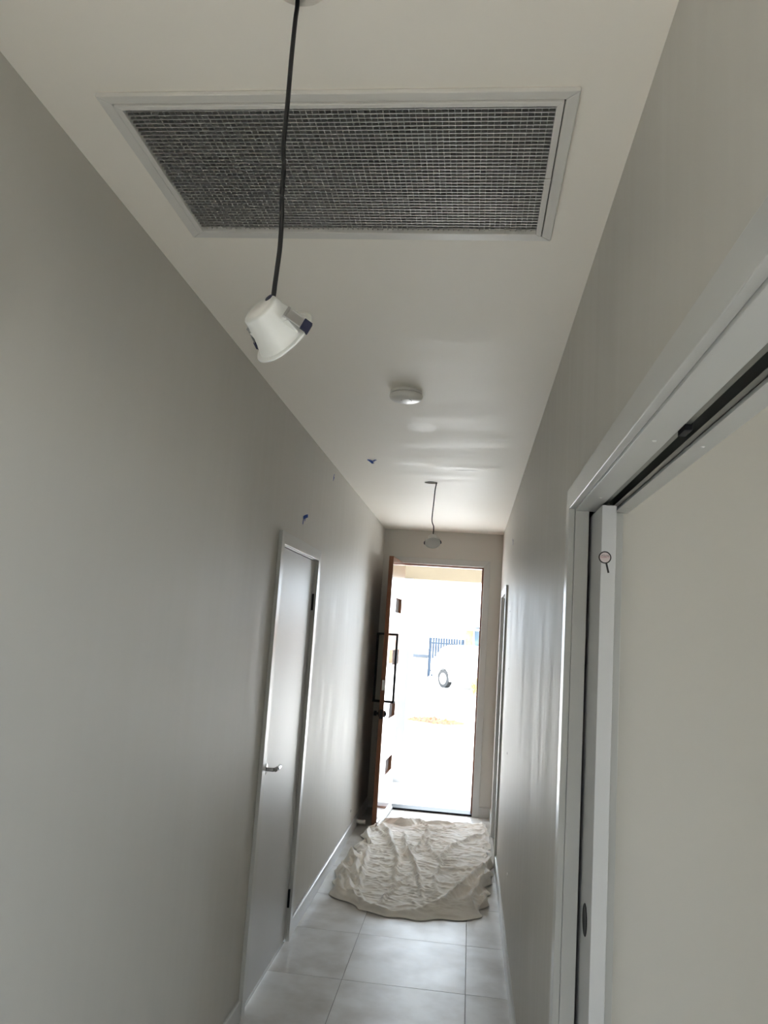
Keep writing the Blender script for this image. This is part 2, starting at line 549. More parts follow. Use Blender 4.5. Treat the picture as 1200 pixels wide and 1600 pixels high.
# architrave on the end wall
mb = MB()
ya, yb_ = D - 0.018, D - 0.0003
g = 0.003
def leg_y(x_in, x_out):
    vs = []
    for yy in (ya, yb_):
        vs += [(x_in, yy, 0), (x_out, yy, 0), (x_out, yy, EH + AW), (x_in, yy, EH + g)]
    mb.add(vs, [(0, 1, 2, 3), (4, 5, 6, 7), (0, 1, 5, 4), (1, 2, 6, 5), (2, 3, 7, 6), (3, 0, 4, 7)])
leg_y(E0 - g, E0 - AW)
leg_y(E1 + g, E1 + AW)
vs = []
for yy in (ya, yb_):
    vs += [(E0 - g, yy, EH + g), (E1 + g, yy, EH + g), (E1 + AW, yy, EH + AW), (E0 - AW, yy, EH + AW)]
mb.add(vs, [(0, 1, 2, 3), (4, 5, 6, 7), (0, 1, 5, 4), (1, 2, 6, 5), (2, 3, 7, 6), (3, 0, 4, 7)])
mb.build('architrave', 'gloss', d2, bevel=0.002)
mb = MB()
mb.box(E0 - 0.0395, E0, D, D + 0.14, 0, EH).box(E1, E1 + 0.0395, D, D + 0.14, 0, EH).box(E0 - 0.0395, E1 + 0.0395, D, D + 0.14, EH, EH + 0.0395)
mb.box(E0, E0 + 0.012, D + 0.045, D + 0.14, 0, EH - 0.012).box(E1 - 0.012, E1, D + 0.045, D + 0.14, 0, EH - 0.012).box(E0, E1, D + 0.045, D + 0.14, EH - 0.012, EH)
mb.build('frame', 'woodedge', d2)
MB().box(E0, E1, D - 0.002, D + 0.16, -0.03, 0.018).build('sill', 'black', d2, bevel=0.002)
# leaf frame: a along the leaf from the hinge, b thickness towards the outer face
th = math.radians(93.2)
hp = Vector((E0 + 0.001, D - 0.006, 0))
A = Vector((math.cos(-th), math.sin(-th), 0))        # from hinge to free edge
B = Vector((-A.y, A.x, 0))                           # towards the outer (street) face
Z = Vector((0, 0, 1))
LW, LT, LZ0, LZ1 = 0.808, 0.040, 0.010, 2.352
def leafbox(mb, a0, a1, b0, b1, z0, z1):
    c = hp + A * ((a0 + a1) / 2) + B * ((b0 + b1) / 2) + Z * ((z0 + z1) / 2)
    return mb.obox(c, A, B, Z, abs(a1 - a0), abs(b1 - b0), abs(z1 - z0))
SLOTS = [1.925, 1.445, 0.960, 0.462]
SHH, SA0, SA1 = 0.068, 0.125, 0.700
mb = MB()
leafbox(mb, 0, SA0, 0, LT, LZ0, LZ1)
leafbox(mb, SA1, LW, 0, LT, LZ0, LZ1)
prev = LZ0
for z in sorted(SLOTS):
    leafbox(mb, SA0, SA1, 0, LT, prev, z - SHH)
    prev = z + SHH
leafbox(mb, SA0, SA1, 0, LT, prev, LZ1)
dl = mb.build('leaf', 'wood', d2)
for z in SLOTS:
    leafbox(MB(), SA0, SA1, 0.005, 0.011, z - SHH, z + SHH).build('glass_pane', 'glass', dl)
leafbox(MB(), LW, LW + 0.0015, 0.0, LT, LZ0, LZ1).build('edge_strip', 'woodedge', dl)
# square pull handles on both faces
for nm, b0, sgn in (('pull_handle', LT, 1), ('pull_handle', 0.0, -1)):
    mb = MB()
    aa = 0.735
    e = 0.068 * sgn
    leafbox(mb, aa - 0.010, aa + 0.010, b0 + e - 0.010, b0 + e + 0.010, 1.055, 1.665)
    for z in (1.065, 1.655):
        leafbox(mb, aa - 0.010, aa + 0.010, min(b0, b0 + e), max(b0, b0 + e), z - 0.010, z + 0.010)
    o = mb.build(nm, 'black', dl)
    o['label'] = 'black square-section pull handle'
# latch plates, deadlock and inside knob
leafbox(MB(), LW + 0.0015, LW + 0.003, 0.010, 0.032, 1.165, 1.255).build('latch_plate', 'chrome', dl)
leafbox(MB(), LW + 0.0015, LW + 0.003, 0.004, 0.036, 0.92, 1.00).build('lock_plate', 'black', dl)
mb = MB()
ca = LW - 0.05
for s0, s1, r in ((0, -0.012, 0.030), (-0.012, -0.030, 0.011), (-0.030, -0.052, 0.022)):
    p0 = hp + A * ca + B * s0 + Z * 0.96
    p1 = hp + A * ca + B * s1 + Z * 0.96
    mb.tube([p0, p1], r, 24)
mb.build('door_knob', 'black', dl, smooth=True)
mb = MB()
for s0, s1, r in ((LT, LT + 0.010, 0.030), (LT + 0.010, LT + 0.018, 0.016)):
    mb.tube([hp + A * ca + B * s0 + Z * 0.96, hp + A * ca + B * s1 + Z * 0.96], r, 24)
mb.build('lock_cylinder', 'black', dl, smooth=True)
mb = MB()
leafbox(mb, 0.004, LW - 0.004, LT, LT + 0.010, 0.012, 0.058)
leafbox(mb, 0.004, LW - 0.004, LT + 0.010, LT + 0.018, 0.012, 0.030)
mb.build('weather_seal', 'seal', dl)
for z in (0.25, 0.95, 1.65, 2.15):
    mb = MB()
    mb.tube([hp + Vector((-0.004, -0.004, z - 0.05)), hp + Vector((-0.004, -0.004, z + 0.05))], 0.007, 12)
    mb.build('hinge', 'black', d2, smooth=True)

# ---- small room behind the sliding door
mb = MB()
mb.box(XS, 3.3, S1 + 0.03, S1 + 0.14, 0, H)
struct('wall_side_far', mb, 'wall', 'plain beige wall seen through the sliding door opening', 'wall')
mb = MB()
mb.box(3.3, 3.41, YB - 0.11, -0.2, 0, H).box(3.3, 3.41, 0.6, S1 + 0.14, 0, H).box(3.3, 3.41, -0.2, 0.6, 0, 0.95).box(3.3, 3.41, -0.2, 0.6, 2.15, H)  # window opening is unseen, added to bring daylight in from the right
struct('wall_side_right', mb, 'wall', 'outer wall of the side room with an added, unseen window opening', 'wall')
struct('wall_side_near', MB().box(XS, 3.3, YB - 0.11, YB, 0, H), 'wall', 'near wall of the side room', 'wall')
struct('ceiling_side', MB().box(XS, 3.41, YB - 0.11, S1 + 0.14, H, H + 0.05), 'ceil', 'ceiling of the side room', 'ceiling')
struct('floor_side', MB().box(XS, 3.41, YB - 0.11, S1 + 0.14, -0.06, 0.0), 'carpet', 'floor of the side room', 'floor')

# ---- living area behind the camera, with an unseen roof opening added as fill light
X0, X1, Y0 = -2.6, 4.2, -5.2
mb = MB()
mb.box(X0, 0 - T, YB - 0.11, YB, 0, H).box(XS, X1, YB - 0.22, YB - 0.11, 0, H)
struct('wall_living_front', mb, 'wall', 'living area wall either side of the hall mouth', 'wall')
struct('wall_living_left', MB().box(X0 - 0.11, X0, Y0, YB, 0, H), 'wall', 'left wall of the living area', 'wall')
struct('wall_living_right', MB().box(X1, X1 + 0.11, Y0, YB - 0.11, 0, H), 'wall', 'right wall of the living area', 'wall')
mb = MB()
mb.box(X0, X1, Y0 - 0.11, Y0, 0, H)
struct('wall_living_back', mb, 'wall', 'plain back wall of the living area', 'wall')
KX0, KX1, KY0, KY1 = -0.5, 1.7, -1.95, -0.55      # added roof opening, unseen, sends sun to the floor to brighten the hall ceiling
struct('ceiling_living', MB().box(X0, KX0, Y0, YB, H, H + 0.05).box(KX1, X1, Y0, YB, H, H + 0.05).box(KX0, KX1, Y0, KY0, H, H + 0.05).box(KX0, KX1, KY1, YB, H, H + 0.05), 'ceil', 'ceiling of the living area', 'ceiling')
struct('floor_living', MB().box(X0, X1, Y0, YB, -0.06, 0.0), 'carpet', 'floor of the living area', 'floor')

portal('portal_side', (3.42, 0.2, 1.55), (0, PI / 2, 0), 1.2, 0.8)
portal('portal_roof', (0.6, -1.17, H + 0.4), (0, 0, 0), 2.2, 1.56)
portal('portal_front', ((E0 + E1) / 2, D + 0.27, 1.18), (-PI / 2, 0, 0), 0.82, 2.36)

# ================================================================== RETURN AIR GRILLE
gr = thing('return_air_grille', 'large egg-crate return air grille in a white frame on the ceiling', 'vent', (0.593, 1.606, H))
gx0, gx1, gy0, gy1 = 0.128, 1.058, 1.326, 1.884


def ring(mb, o, i, z0, z1):
    (ox0, ox1, oy0, oy1), (ix0, ix1, iy0, iy1) = o, i
    oc = [(ox0, oy0), (ox1, oy0), (ox1, oy1), (ox0, oy1)]
    ic = [(ix0, iy0), (ix1, iy0), (ix1, iy1), (ix0, iy1)]
    for k in range(4):
        j = (k + 1) % 4
        vs = []
        for z in (z0, z1):
            vs += [(*oc[k], z), (*oc[j], z), (*ic[j], z), (*ic[k], z)]
        mb.add(vs, [(0, 1, 2, 3), (4, 5, 6, 7), (0, 1, 5, 4), (1, 2, 6, 5), (2, 3, 7, 6), (3, 0, 4, 7)])


def rel(mb, o=(0.593, 1.606, H)):
    mb.v = [(x - o[0], y_ - o[1], z - o[2]) for x, y_, z in mb.v]
    return mb


mb = MB()
ring(mb, (gx0, gx1, gy0, gy1), (gx0 + 0.024, gx1 - 0.024, gy0 + 0.024, gy1 - 0.024), H - 0.010, H - 0.0003)
rel(mb).build('outer_frame', 'frame', gr, bevel=0.002)
hx0, hx1, hy0, hy1 = gx0 + 0.0262, gx1 - 0.0262, gy0 + 0.0262, gy1 - 0.0262
ix0, ix1, iy0, iy1 = hx0 + 0.013, hx1 - 0.013, hy0 + 0.013, hy1 - 0.013
mb = MB()
ring(mb, (hx0, hx1, hy0, hy1), (ix0, ix1, iy0, iy1), H - 0.013, H + 0.012)
rel(mb).build('hinged_frame', 'frame', gr, bevel=0.0015)
mb = MB().box(ix1 - 0.001, hx1 - 0.001, 1.60, 1.625, H - 0.0165, H - 0.0125)
rel(mb).build('latch', 'frame', gr, bevel=0.001)
mb = MB().box(ix0 - 0.002, ix1 + 0.002, iy0 - 0.002, iy1 + 0.002, H + 0.060, H + 0.064)
rel(mb).build('filter', 'filter', gr)
nx = round((ix1 - ix0) / 0.0127)
ny = round((iy1 - iy0) / 0.0127)
vx = MB().box(-0.0005, 0.0005, -(iy1 - iy0) / 2, (iy1 - iy0) / 2, -0.0063, 0.0095).mesh('vane', 'grey_alu')
vy = MB().box(-(ix1 - ix0) / 2, (ix1 - ix0) / 2, -0.0012, 0.0012, -0.0063, 0.0095).mesh('vane', 'grey_alu')
for k in range(1, nx):
    o = link('vane', vx, gr)
    o.location = (ix0 + (ix1 - ix0) * k / nx - 0.593, (iy0 + iy1) / 2 - 1.606, 0.0014)
for k in range(1, ny):
    o = link('vane', vy, gr)
    o.location = ((ix0 + ix1) / 2 - 0.593, iy0 + (iy1 - iy0) * k / ny - 1.606, 0.0)

# ================================================================== HANGING DOWNLIGHTS


def catmull(pts, n=10):
    pts = [Vector(p) for p in pts]
    out = []
    for i in range(len(pts) - 1):
        p0, p1, p2, p3 = pts[max(i - 1, 0)], pts[i], pts[i + 1], pts[min(i + 2, len(pts) - 1)]
        for k in range(n):
            t = k / n
            out.append(0.5 * ((2 * p1) + (p2 - p0) * t + (2 * p0 - 5 * p1 + 4 * p2 - p3) * t * t + (3 * p1 - p0 - 3 * p2 + p3) * t ** 3))
    out.append(pts[-1])
    return out


def downlight(label, centre, zaxis, xaxis, cable_pts, cable_r):
    """recessed downlight hanging by its cable: local z runs from the trim ring to the rear cap"""
    zaxis = Vector(zaxis).normalized()
    xaxis = (Vector(xaxis) - zaxis * Vector(xaxis).dot(zaxis)).normalized()
    R = Matrix((xaxis, zaxis.cross(xaxis), zaxis)).transposed()
    o = thing('downlight', label, 'downlight', centre)
    inv = R.inverted()
    def part(name, mb, m, parent=o, smooth=True, bevel=0.0):
        if parent is o:
            mb.v = [tuple(R @ Vector(p)) for p in mb.v]
        else:
            mb.v = [tuple(R @ Vector(p)) for p in mb.v]
        return mb.build(name, m, parent, smooth, bevel)
    prof = [(0.0, 0.058), (0.024, 0.058), (0.0275, 0.0572), (0.0292, 0.0555), (0.0300, 0.050), (0.0318, 0.040), (0.0320, 0.0385), (0.0345, 0.030), (0.0385, 0.018), (0.0425, 0.008), (0.0450, 0.0022), (0.043, 0.0)]
    hs = part('housing', MB().lathe(prof, 48), 'plastic')
    part('trim_ring', MB().lathe([(0.0445, 0.0022), (0.0505, 0.0020), (0.0520, 0.0010), (0.0523, -0.0005), (0.0505, -0.0022), (0.042, -0.0030), (0.040, -0.001)], 56), 'plastic')
    part('lens', MB().lathe([(0.0, -0.0008), (0.0412, -0.0008), (0.0415, 0.0004)], 48), 'diffuser')
    # recessed cap panel and screw port
    part('cap_panel', MB().lathe([(0.0, 0.0584), (0.0205, 0.0584), (0.0212, 0.0579)], 32), 'plastic2', hs)
    t = MB().lathe([(0.0, 0.0592), (0.0062, 0.0590), (0.0068, 0.0583)], 20)
    t.v = [(x + 0.009, y_ + 0.020, z) for x, y_, z in t.v]
    part('screw_port', t, 'rubber', hs)
    # spring clips
    for s in (1, -1):
        b = MB()
        # bracket block on the housing
        vs = []
        b.box(0.0335, 0.0415, -0.0095, 0.0095, 0.030, 0.037)
        b.box(0.0330, 0.0440, -0.0105, 0.0105, 0.006, 0.0305)
        if s < 0: b.v = [(-x, -y_, z) for x, y_, z in b.v]
        br = part('clip_mount', b, 'plastic', smooth=False, bevel=0.0012)
        b = MB()
        p0, p1 = Vector((0.0425, 0, 0.037)), Vector((0.0530, 0, 0.010))
        dz = (p1 - p0).normalized()
        nx_ = Vector((0, 1, 0)).cross(dz)
        b.obox((p0 + p1) / 2, (0, 1, 0), dz, nx_, 0.0150, (p1 - p0).length, 0.0010)
        b.tube([p0 + Vector((0, -0.0085, 0)), p1 + Vector((0, -0.0085, 0))], 0.0010, 8)
        b.tube([p0 + Vector((0, 0.0085, 0)), p1 + Vector((0, 0.0085, 0))], 0.0010, 8)
        b.tube([p0 + Vector((-0.001, -0.0095, 0)), p0 + Vector((-0.001, 0.0095, 0))], 0.0026, 10)
        if s < 0: b.v = [(-x, -y_, z) for x, y_, z in b.v]
        part('spring_clip', b, 'steel', smooth=False)
        b = MB()
        c = p1 + dz * 0.004
        b.obox(c, (0, 1, 0), dz, nx_, 0.0190, 0.0135, 0.0050)
        b.obox(c + dz * 0.0055 + nx_ * 0.002, (0, 1, 0), (dz + nx_ * 0.6).normalized(), nx_, 0.0190, 0.006, 0.0055)
        if s < 0: b.v = [(-x, -y_, z) for x, y_, z in b.v]
        part('clip_pad', b, 'rubber', smooth=False, bevel=0.001)
    # cable, given in world space
    mbc = MB().tube([p - Vector(centre) for p in catmull(cable_pts)], cable_r, 12)
    mbc.build('cable', 'cable', o, smooth=True)
    return o, R


# near one: cap up to the left, trim ring down to the right
c1 = at(444, 527, 1, 1.112)
ray = (c1 - CAM).normalized()
up1 = (UPV - ray * UPV.dot(ray)).normalized()
rt1 = ray.cross(up1).normalized()
n1 = (-rt1 * 0.67 + up1 * 0.74) * math.cos(math.radians(20)) - ray * math.sin(math.radians(20))
n1 = n1.normalized()
e1 = (rt1 * 0.74 + up1 * 0.67)
v1 = -ray
xa = e1 * 0.62 + v1 * 0.79
cap_att = at(427.5, 461, 1, 1.104)
cp = [Vector((0.576, 1.102, H + 0.06)), at(465, 0, 2, H), at(461, 35, 1, 1.108), at(455, 95, 1, 1.105), at(449, 165, 1, 1.102), at(443, 225, 1, 1.100),
      at(443.5, 262, 1, 1.100), at(440.5, 305, 1, 1.100), at(440, 345, 1, 1.100), at(437.5, 385, 1, 1.101), at(433, 420, 1, 1.102), at(429.5, 445, 1, 1.103), cap_att, at(426, 468, 1, 1.106)]
downlight('white downlight hanging by a black cable under the return air grille, close to camera', c1, n1, xa, cp, 0.0037)
# far one: trim ring turned towards the hall
c2 = at(676, 848.5, 1, 5.235)
ray2 = (c2 - CAM).normalized()
up2 = (UPV - ray2 * UPV.dot(ray2)).normalized()
n2 = (up2 * 0.72 + RGT * -0.03 + ray2 * 0.69).normalized()
cp2 = [Vector((0.629, 5.25, H + 0.06)), Vector((0.627, 5.25, H)), at(680, 765, 1, 5.25), at(678, 783, 1, 5.25), at(676, 800, 1, 5.25), at(675, 814, 1, 5.25), at(677.5, 823, 1, 5.252), at(677, 833, 1, 5.258), at(676, 840, 1, 5.27)]
downlight('white downlight hanging by its cable near the front door', c2, n2, RGT * 0.93 - UPV * 0.2 - ray2 * 0.3, cp2, 0.0036)

# ================================================================== SMOKE ALARM
sa = thing('smoke_alarm', 'round white smoke alarm fixed to the middle of the ceiling', 'smoke alarm', (0.587, 3.21, H))
MB().lathe([(0.0, -0.0004), (0.066, -0.0004), (0.0675, -0.003), (0.0675, -0.012), (0.0655, -0.0135), (0.0, -0.0135)], 56).build('base_plate', 'plastic2', sa, smooth=True)
MB().lathe([(0.062, -0.0135), (0.062, -0.0165), (0.0695, -0.0170), (0.0705, -0.020), (0.0700, -0.027), (0.0665, -0.0335), (0.058, -0.0385), (0.040, -0.0435), (0.020, -0.0462), (0.0, -0.0465)], 56).build('body', 'plastic2', sa, smooth=True)
t = MB().lathe([(0.0, -0.0475), (0.0165, -0.0473), (0.0175, -0.0455), (0.0175, -0.043)], 32)
t.v = [(x + 0.004, y_ - 0.018, z + 0.0025) for x, y_, z in t.v]
t.build('test_button', 'plastic', sa, smooth=True)
t = MB()
pts = [Vector((0.004 + 0.0215 * math.cos(a), -0.018 + 0.0215 * math.sin(a), -0.0445)) for a in np.linspace(-0.9, 3.5, 26)]
t.tube(pts, 0.0012, 8)
t.build('button_groove', 'plaster', sa, smooth=True)

# ================================================================== DROP CLOTH


def cloth():
    far = [(.212, 7.13), (.245, 7.36), (.318, 7.385), (.42, 7.43), (.513, 7.475), (.60, 7.44), (.81, 7.47), (.97, 7.52), (1.130, 7.55)]
    near = [(.112, 5.26), (.216, 5.19), (.33, 5.054), (.47, 5.02), (.607, 5.0), (.784, 5.035), (.917, 5.045), (1.02, 5.13), (1.075, 5.32)]
    left = [(.112, 5.26), (.082, 5.46), (.066, 5.72), (.085, 6.00), (.118, 6.20), (.112, 6.42), (.125, 6.65), (.108, 6.90), (.165, 7.00), (.212, 7.13)]
    right = [(1.075, 5.32), (1.088, 5.50), (1.112, 5.76), (1.150, 6.12), (1.156, 6.5), (1.152, 6.9), (1.150, 7.26), (1.130, 7.55)]
    def curve(P, n):
        P = np.array(P, float)
        c = np.array([tuple(p) for p in catmull([(x, y, 0) for x, y in P], 12)])[:, :2]
        s = np.r_[0, np.cumsum(np.linalg.norm(np.diff(c, axis=0), axis=1))]
        s /= s[-1]
        q = np.linspace(0, 1, n)
        return np.c_[np.interp(q, s, c[:, 0]), np.interp(q, s, c[:, 1])]
    NU, NV = 150, 300
    cn, cf, cl, cr = curve(near, NU), curve(far, NU), curve(left, NV), curve(right, NV)
    u = np.linspace(0, 1, NU)[None, :, None]
    v = np.linspace(0, 1, NV)[:, None, None]
    P = (1 - v) * cn[None] + v * cf[None] + (1 - u) * cl[:, None] + u * cr[:, None] \
        - ((1 - u) * (1 - v) * cn[0] + u * (1 - v) * cn[-1] + (1 - u) * v * cf[0] + u * v * cf[-1])
    X, Y = P[..., 0], P[..., 1]
    Zh = np.full_like(X, 0.004)
    rng = np.random.RandomState(7)
    # large soft undulation
    from mathutils import noise as mn
    def field(sx, sy, seed, fn):
        out = np.empty(X.size)
        for i, (x_, y_) in enumerate(zip(X.ravel() * sx, Y.ravel() * sy)):
            out[i] = fn(x_ + seed, y_ - seed)
        return out.reshape(X.shape)
    n0 = field(3.2, 2.2, 3.1, lambda a, b: mn.noise((a, b, 0.7)))
    warp = field(9, 9, 7.7, lambda a, b: mn.noise((a, b, 2.7)))
    Zh += 0.005 + 0.005 * n0
    # short creases running mostly across the hall, in patches
    patch = np.clip(0.5 + 1.3 * field(3.5, 3.0, 11.3, lambda a, b: mn.noise((a, b, 4.1))), 0, 1)
    def ridged(sx, sy, seed, ang):
        c, s_ = math.cos(ang), math.sin(ang)
        out = np.empty(X.size)
        U = X * c + Y * s_ + 0.02 * warp
        V_ = -X * s_ + Y * c + 0.02 * warp
        for i, (x_, y_) in enumerate(zip(U.ravel() * sx, V_.ravel() * sy)):
            out[i] = 1 - 2.6 * abs(mn.noise((x_, y_, seed)))
        return np.clip(out, 0, 1).reshape(X.shape) ** 1.6
    Zh += 0.0100 * patch * ridged(7, 26, 1.3, 0.10) + 0.0080 * (1 - .6 * patch) * ridged(9, 22, 5.9, -0.30)
    Zh += 0.0075 * ridged(15, 36, 9.1, 0.35) * patch + 0.012 * ridged(4.5, 4.0, 13.0, 0.8) * (1 - .5 * patch)
    # folds traced over the floor
    def px(L):
        return [tuple(at(540 + a / 4.2857, 1140 + b / 4.2857, 2, 0.02))[:2] for a, b in L]
    folds = [
        ([(215, 670), (300, 760), (345, 860), (330, 1000), (350, 1045)], .026, .020),
        ([(250, 640), (285, 700), (310, 770)], .030, .022),
        ([(480, 612), (550, 660), (520, 740), (450, 830), (440, 870)], .022, .016),
        ([(270, 610), (390, 635), (480, 620)], .040, .035),
        ([(540, 630), (640, 632), (720, 640)], .020, .02),
        ([(395, 690), (395, 760), (420, 830), (450, 880), (485, 1000), (510, 1115)], .024, .018),
        ([(380, 800), (430, 840)], .028, .025),
        ([(555, 700), (562, 800), (640, 895), (598, 990), (610, 1105)], .016, .016),
        ([(640, 932), (760, 945), (880, 925)], .014, .02),
        ([(895, 700), (760, 760), (670, 820), (630, 895)], .020, .020),
        ([(450, 960), (300, 1090), (195, 1195)], .017, .014),
        ([(975, 890), (870, 980), (740, 1090), (640, 1190)], .038, .030),
        ([(970, 960), (900, 1050), (830, 1130)], .036, .028),
        ([(700, 1140), (760, 1090), (850, 1060), (940, 1010)], .025, .022),
        ([(150, 790), (112, 950), (85, 1075), (110, 1160)], .030, .020),
        ([(40, 850), (70, 900), (70, 970)], .045, .028),
        ([(0, 990), (70, 1010)], .035, .03),
        ([(120, 700), (165, 770)], .040, .022),
        ([(820, 1160), (860, 1210)], .035, .022),
        ([(-10, 930), (0, 1000), (30, 1060), (60, 1110)], .040, .03),
        ([(-60, 1060), (-30, 1120), (40, 1150)], .045, .035),
        ([(780, 760), (860, 720), (960, 700)], .012, .018),
        ([(830, 1000), (740, 1030), (660, 1030)], .010, .016),
        ([(210, 880), (330, 870)], .010, .016),
    ]
    for L, h, wd in folds:
        Q = np.array(curve([p for p in px(L)], 60))
        dmin = np.full(X.shape, 9.0)
        fall = np.zeros_like(X)
        for i, (qx, qy) in enumerate(Q):
            d = np.sqrt((X - qx) ** 2 + ((Y - qy) * 0.75) ** 2)
            m = d < dmin
            dmin[m] = d[m]
            fall[m] = math.sin(PI * min(1, max(0, (i + 4) / (len(Q) + 7)))) ** 0.5
        dj = dmin * (1 + 0.35 * warp)
        Zh += h * 1.45 * fall * np.clip(1 - dj / (wd * 1.25), 0, 1) ** 1.2
    # thick rolled rim along the near edge, puckered left and right borders
    dn = np.linalg.norm(P - cn[None], axis=2)
    dl_ = np.linalg.norm(P - cl[:, None], axis=2)
    dr_ = np.linalg.norm(P - cr[:, None], axis=2)
    df_ = np.linalg.norm(P - cf[None], axis=2)
    uu = u[..., 0]; vv = v[..., 0]
    q = np.linspace(0, 1, NU)
    rr_ = np.interp(q, [0, .12, .28, .42, .55, .72, .85, 1], [.10, .13, .07, .025, .10, .24, .27, .12])[None, :]
    rh_ = np.interp(q, [0, .12, .28, .42, .55, .72, .85, 1], [.040, .042, .026, .010, .028, .044, .042, .020])[None, :]
    rr_ = rr_ * (1 + 0.25 * n0)
    Zh = Zh * np.clip(dn / (rr_ + .02), .25, 1)
    Zh += rh_ * (1 + 0.5 * warp) * np.where(dn < rr_, dn / rr_, np.clip(1 - (dn - rr_) / 0.045, 0, 1))
    def crest(d, c, w_):
        return np.clip(1 - np.abs(d - c) / w_, 0, 1) ** 1.2
    Zh += (0.014 + 0.050 * np.sin(15 * vv + 2.5 * n0) ** 2) * (1 - .45 * vv) * crest(dl_, 0.045 + 0.02 * np.sin(17 * vv), 0.038)
    Zh += (0.004 + 0.036 * np.sin(13 * vv + 1 + 2 * n0) ** 2) * (1 - .6 * vv) * crest(dr_, 0.04, 0.034)
    Zh += (0.004 + 0.016 * np.sin(17 * uu + 2 * n0) ** 2) * crest(df_, 0.03, 0.028)
    edge = np.minimum(np.minimum(dn, dl_), np.minimum(dr_, df_))
    Zh = 0.0045 + (np.maximum(Zh, 0.0) - 0.0) * np.clip(edge / 0.045, 0.06, 1) ** 0.85
    # sideways puckering so that folds lean
    gy, gx = np.gradient(Zh)
    rag = np.exp(-(edge / 0.06) ** 2)
    X2 = X + 0.006 * np.sin(31 * Y + 9 * X) + rag * (0.022 * np.sin(26 * Y + 3 * n0) * np.clip((7.0 - Y) / .3, 0, 1) + 0.012 * warp)
    X2 = np.clip(X2, 0.03, 1.1575)
    Y2 = Y - 0.45 * np.maximum(Zh - 0.012, 0) + rag * 0.03 * warp + 0.016 * np.sin(23 * X + 3 * n0) * np.exp(-(dn / .2) ** 2)
    vs = np.stack([X2, Y2, Zh], -1).reshape(-1, 3)
    idx = np.arange(NU * NV).reshape(NV, NU)
    f = np.stack([idx[:-1, :-1], idx[:-1, 1:], idx[1:, 1:], idx[1:, :-1]], -1).reshape(-1, 4)
    me = bpy.data.meshes.new('drop_cloth')
    me.from_pydata(vs.tolist(), [], f.tolist())
    for p in me.polygons:
        p.use_smooth = True
    me.materials.append(M['cloth'])
    o = link('drop_cloth', me)
    s = o.modifiers.new('thickness', 'SOLIDIFY')
    s.thickness = 0.0022
    s.offset = 0.0
    return o


tag(cloth(), 'crumpled beige canvas drop cloth spread on the tiles before the front door', 'drop cloth')

# ================================================================== SMALL THINGS
# magnifying-glass sticker on the sliding door's edge
sy = SL0 - 0.0006
sp = at(945.3, 871, 1, sy)
stk = thing('sticker', 'small magnifying-glass sticker with printed words on the sliding door edge', 'sticker', tuple(sp))
def disc(mb, r0, r1, y, n=40):
    vs = []
    for k in range(n):
        a = 2 * PI * k / n
        vs += [(r0 * math.cos(a), y, r0 * math.sin(a)), (r1 * math.cos(a), y, r1 * math.sin(a)), (r0 * math.cos(a), y + 0.0003, r0 * math.sin(a)), (r1 * math.cos(a), y + 0.0003, r1 * math.sin(a))]
    fs = []
    for k in range(n):
        j = (k + 1) % n
        fs += [(4 * k, 4 * k + 1, 4 * j + 1, 4 * j), (4 * k + 2, 4 * j + 2, 4 * j + 3, 4 * k + 3), (4 * k, 4 * j, 4 * j + 2, 4 * k + 2), (4 * k + 1, 4 * k + 3, 4 * j + 3, 4 * j + 1)]
    return mb.add(vs, fs)
disc(MB(), 0.0005, 0.0136, 0.0002).build('lens_disc', 'stick_w', stk)
disc(MB(), 0.0128, 0.0158, 0.0).build('lens_ring', 'ink', stk)
dirh = Vector((0.24, 0, -0.97)).normalized()
MB().obox(Vector((0.0037, 0.0001, -0.015)) + dirh * 0.0122, dirh, (0, 1, 0), dirh.cross(Vector((0, 1, 0))), 0.0245, 0.0004, 0.0048).build('lens_handle', 'ink', stk)


def text(name, body, size, loc, m, parent, rot=(PI / 2, 0, 0)):
    cu = bpy.data.curves.new(name, 'FONT')
    cu.body = body
    cu.size = size
    cu.align_x = 'CENTER'
    cu.align_y = 'CENTER'
    cu.extrude = 0.00005
    tmp = bpy.data.objects.new(name + '_tmp', cu)
    COL.objects.link(tmp)
    dg = bpy.context.evaluated_depsgraph_get()
    me = bpy.data.meshes.new_from_object(tmp.evaluated_get(dg))
    bpy.data.objects.remove(tmp)
    me.materials.clear()
    me.materials.append(M[m])
    o = link(name, me, parent)
    o.location = loc
    o.rotation_euler = rot
    return o


text('lettering', 'HOUSE', 0.0062, (0.0004, -0.0001, 0.0048), 'ink', stk)
text('lettering', 'INSPECT', 0.0058, (0.0002, -0.0001, 0.0004), 'ink_r', stk)

# crumpled tabs of blue masking tape


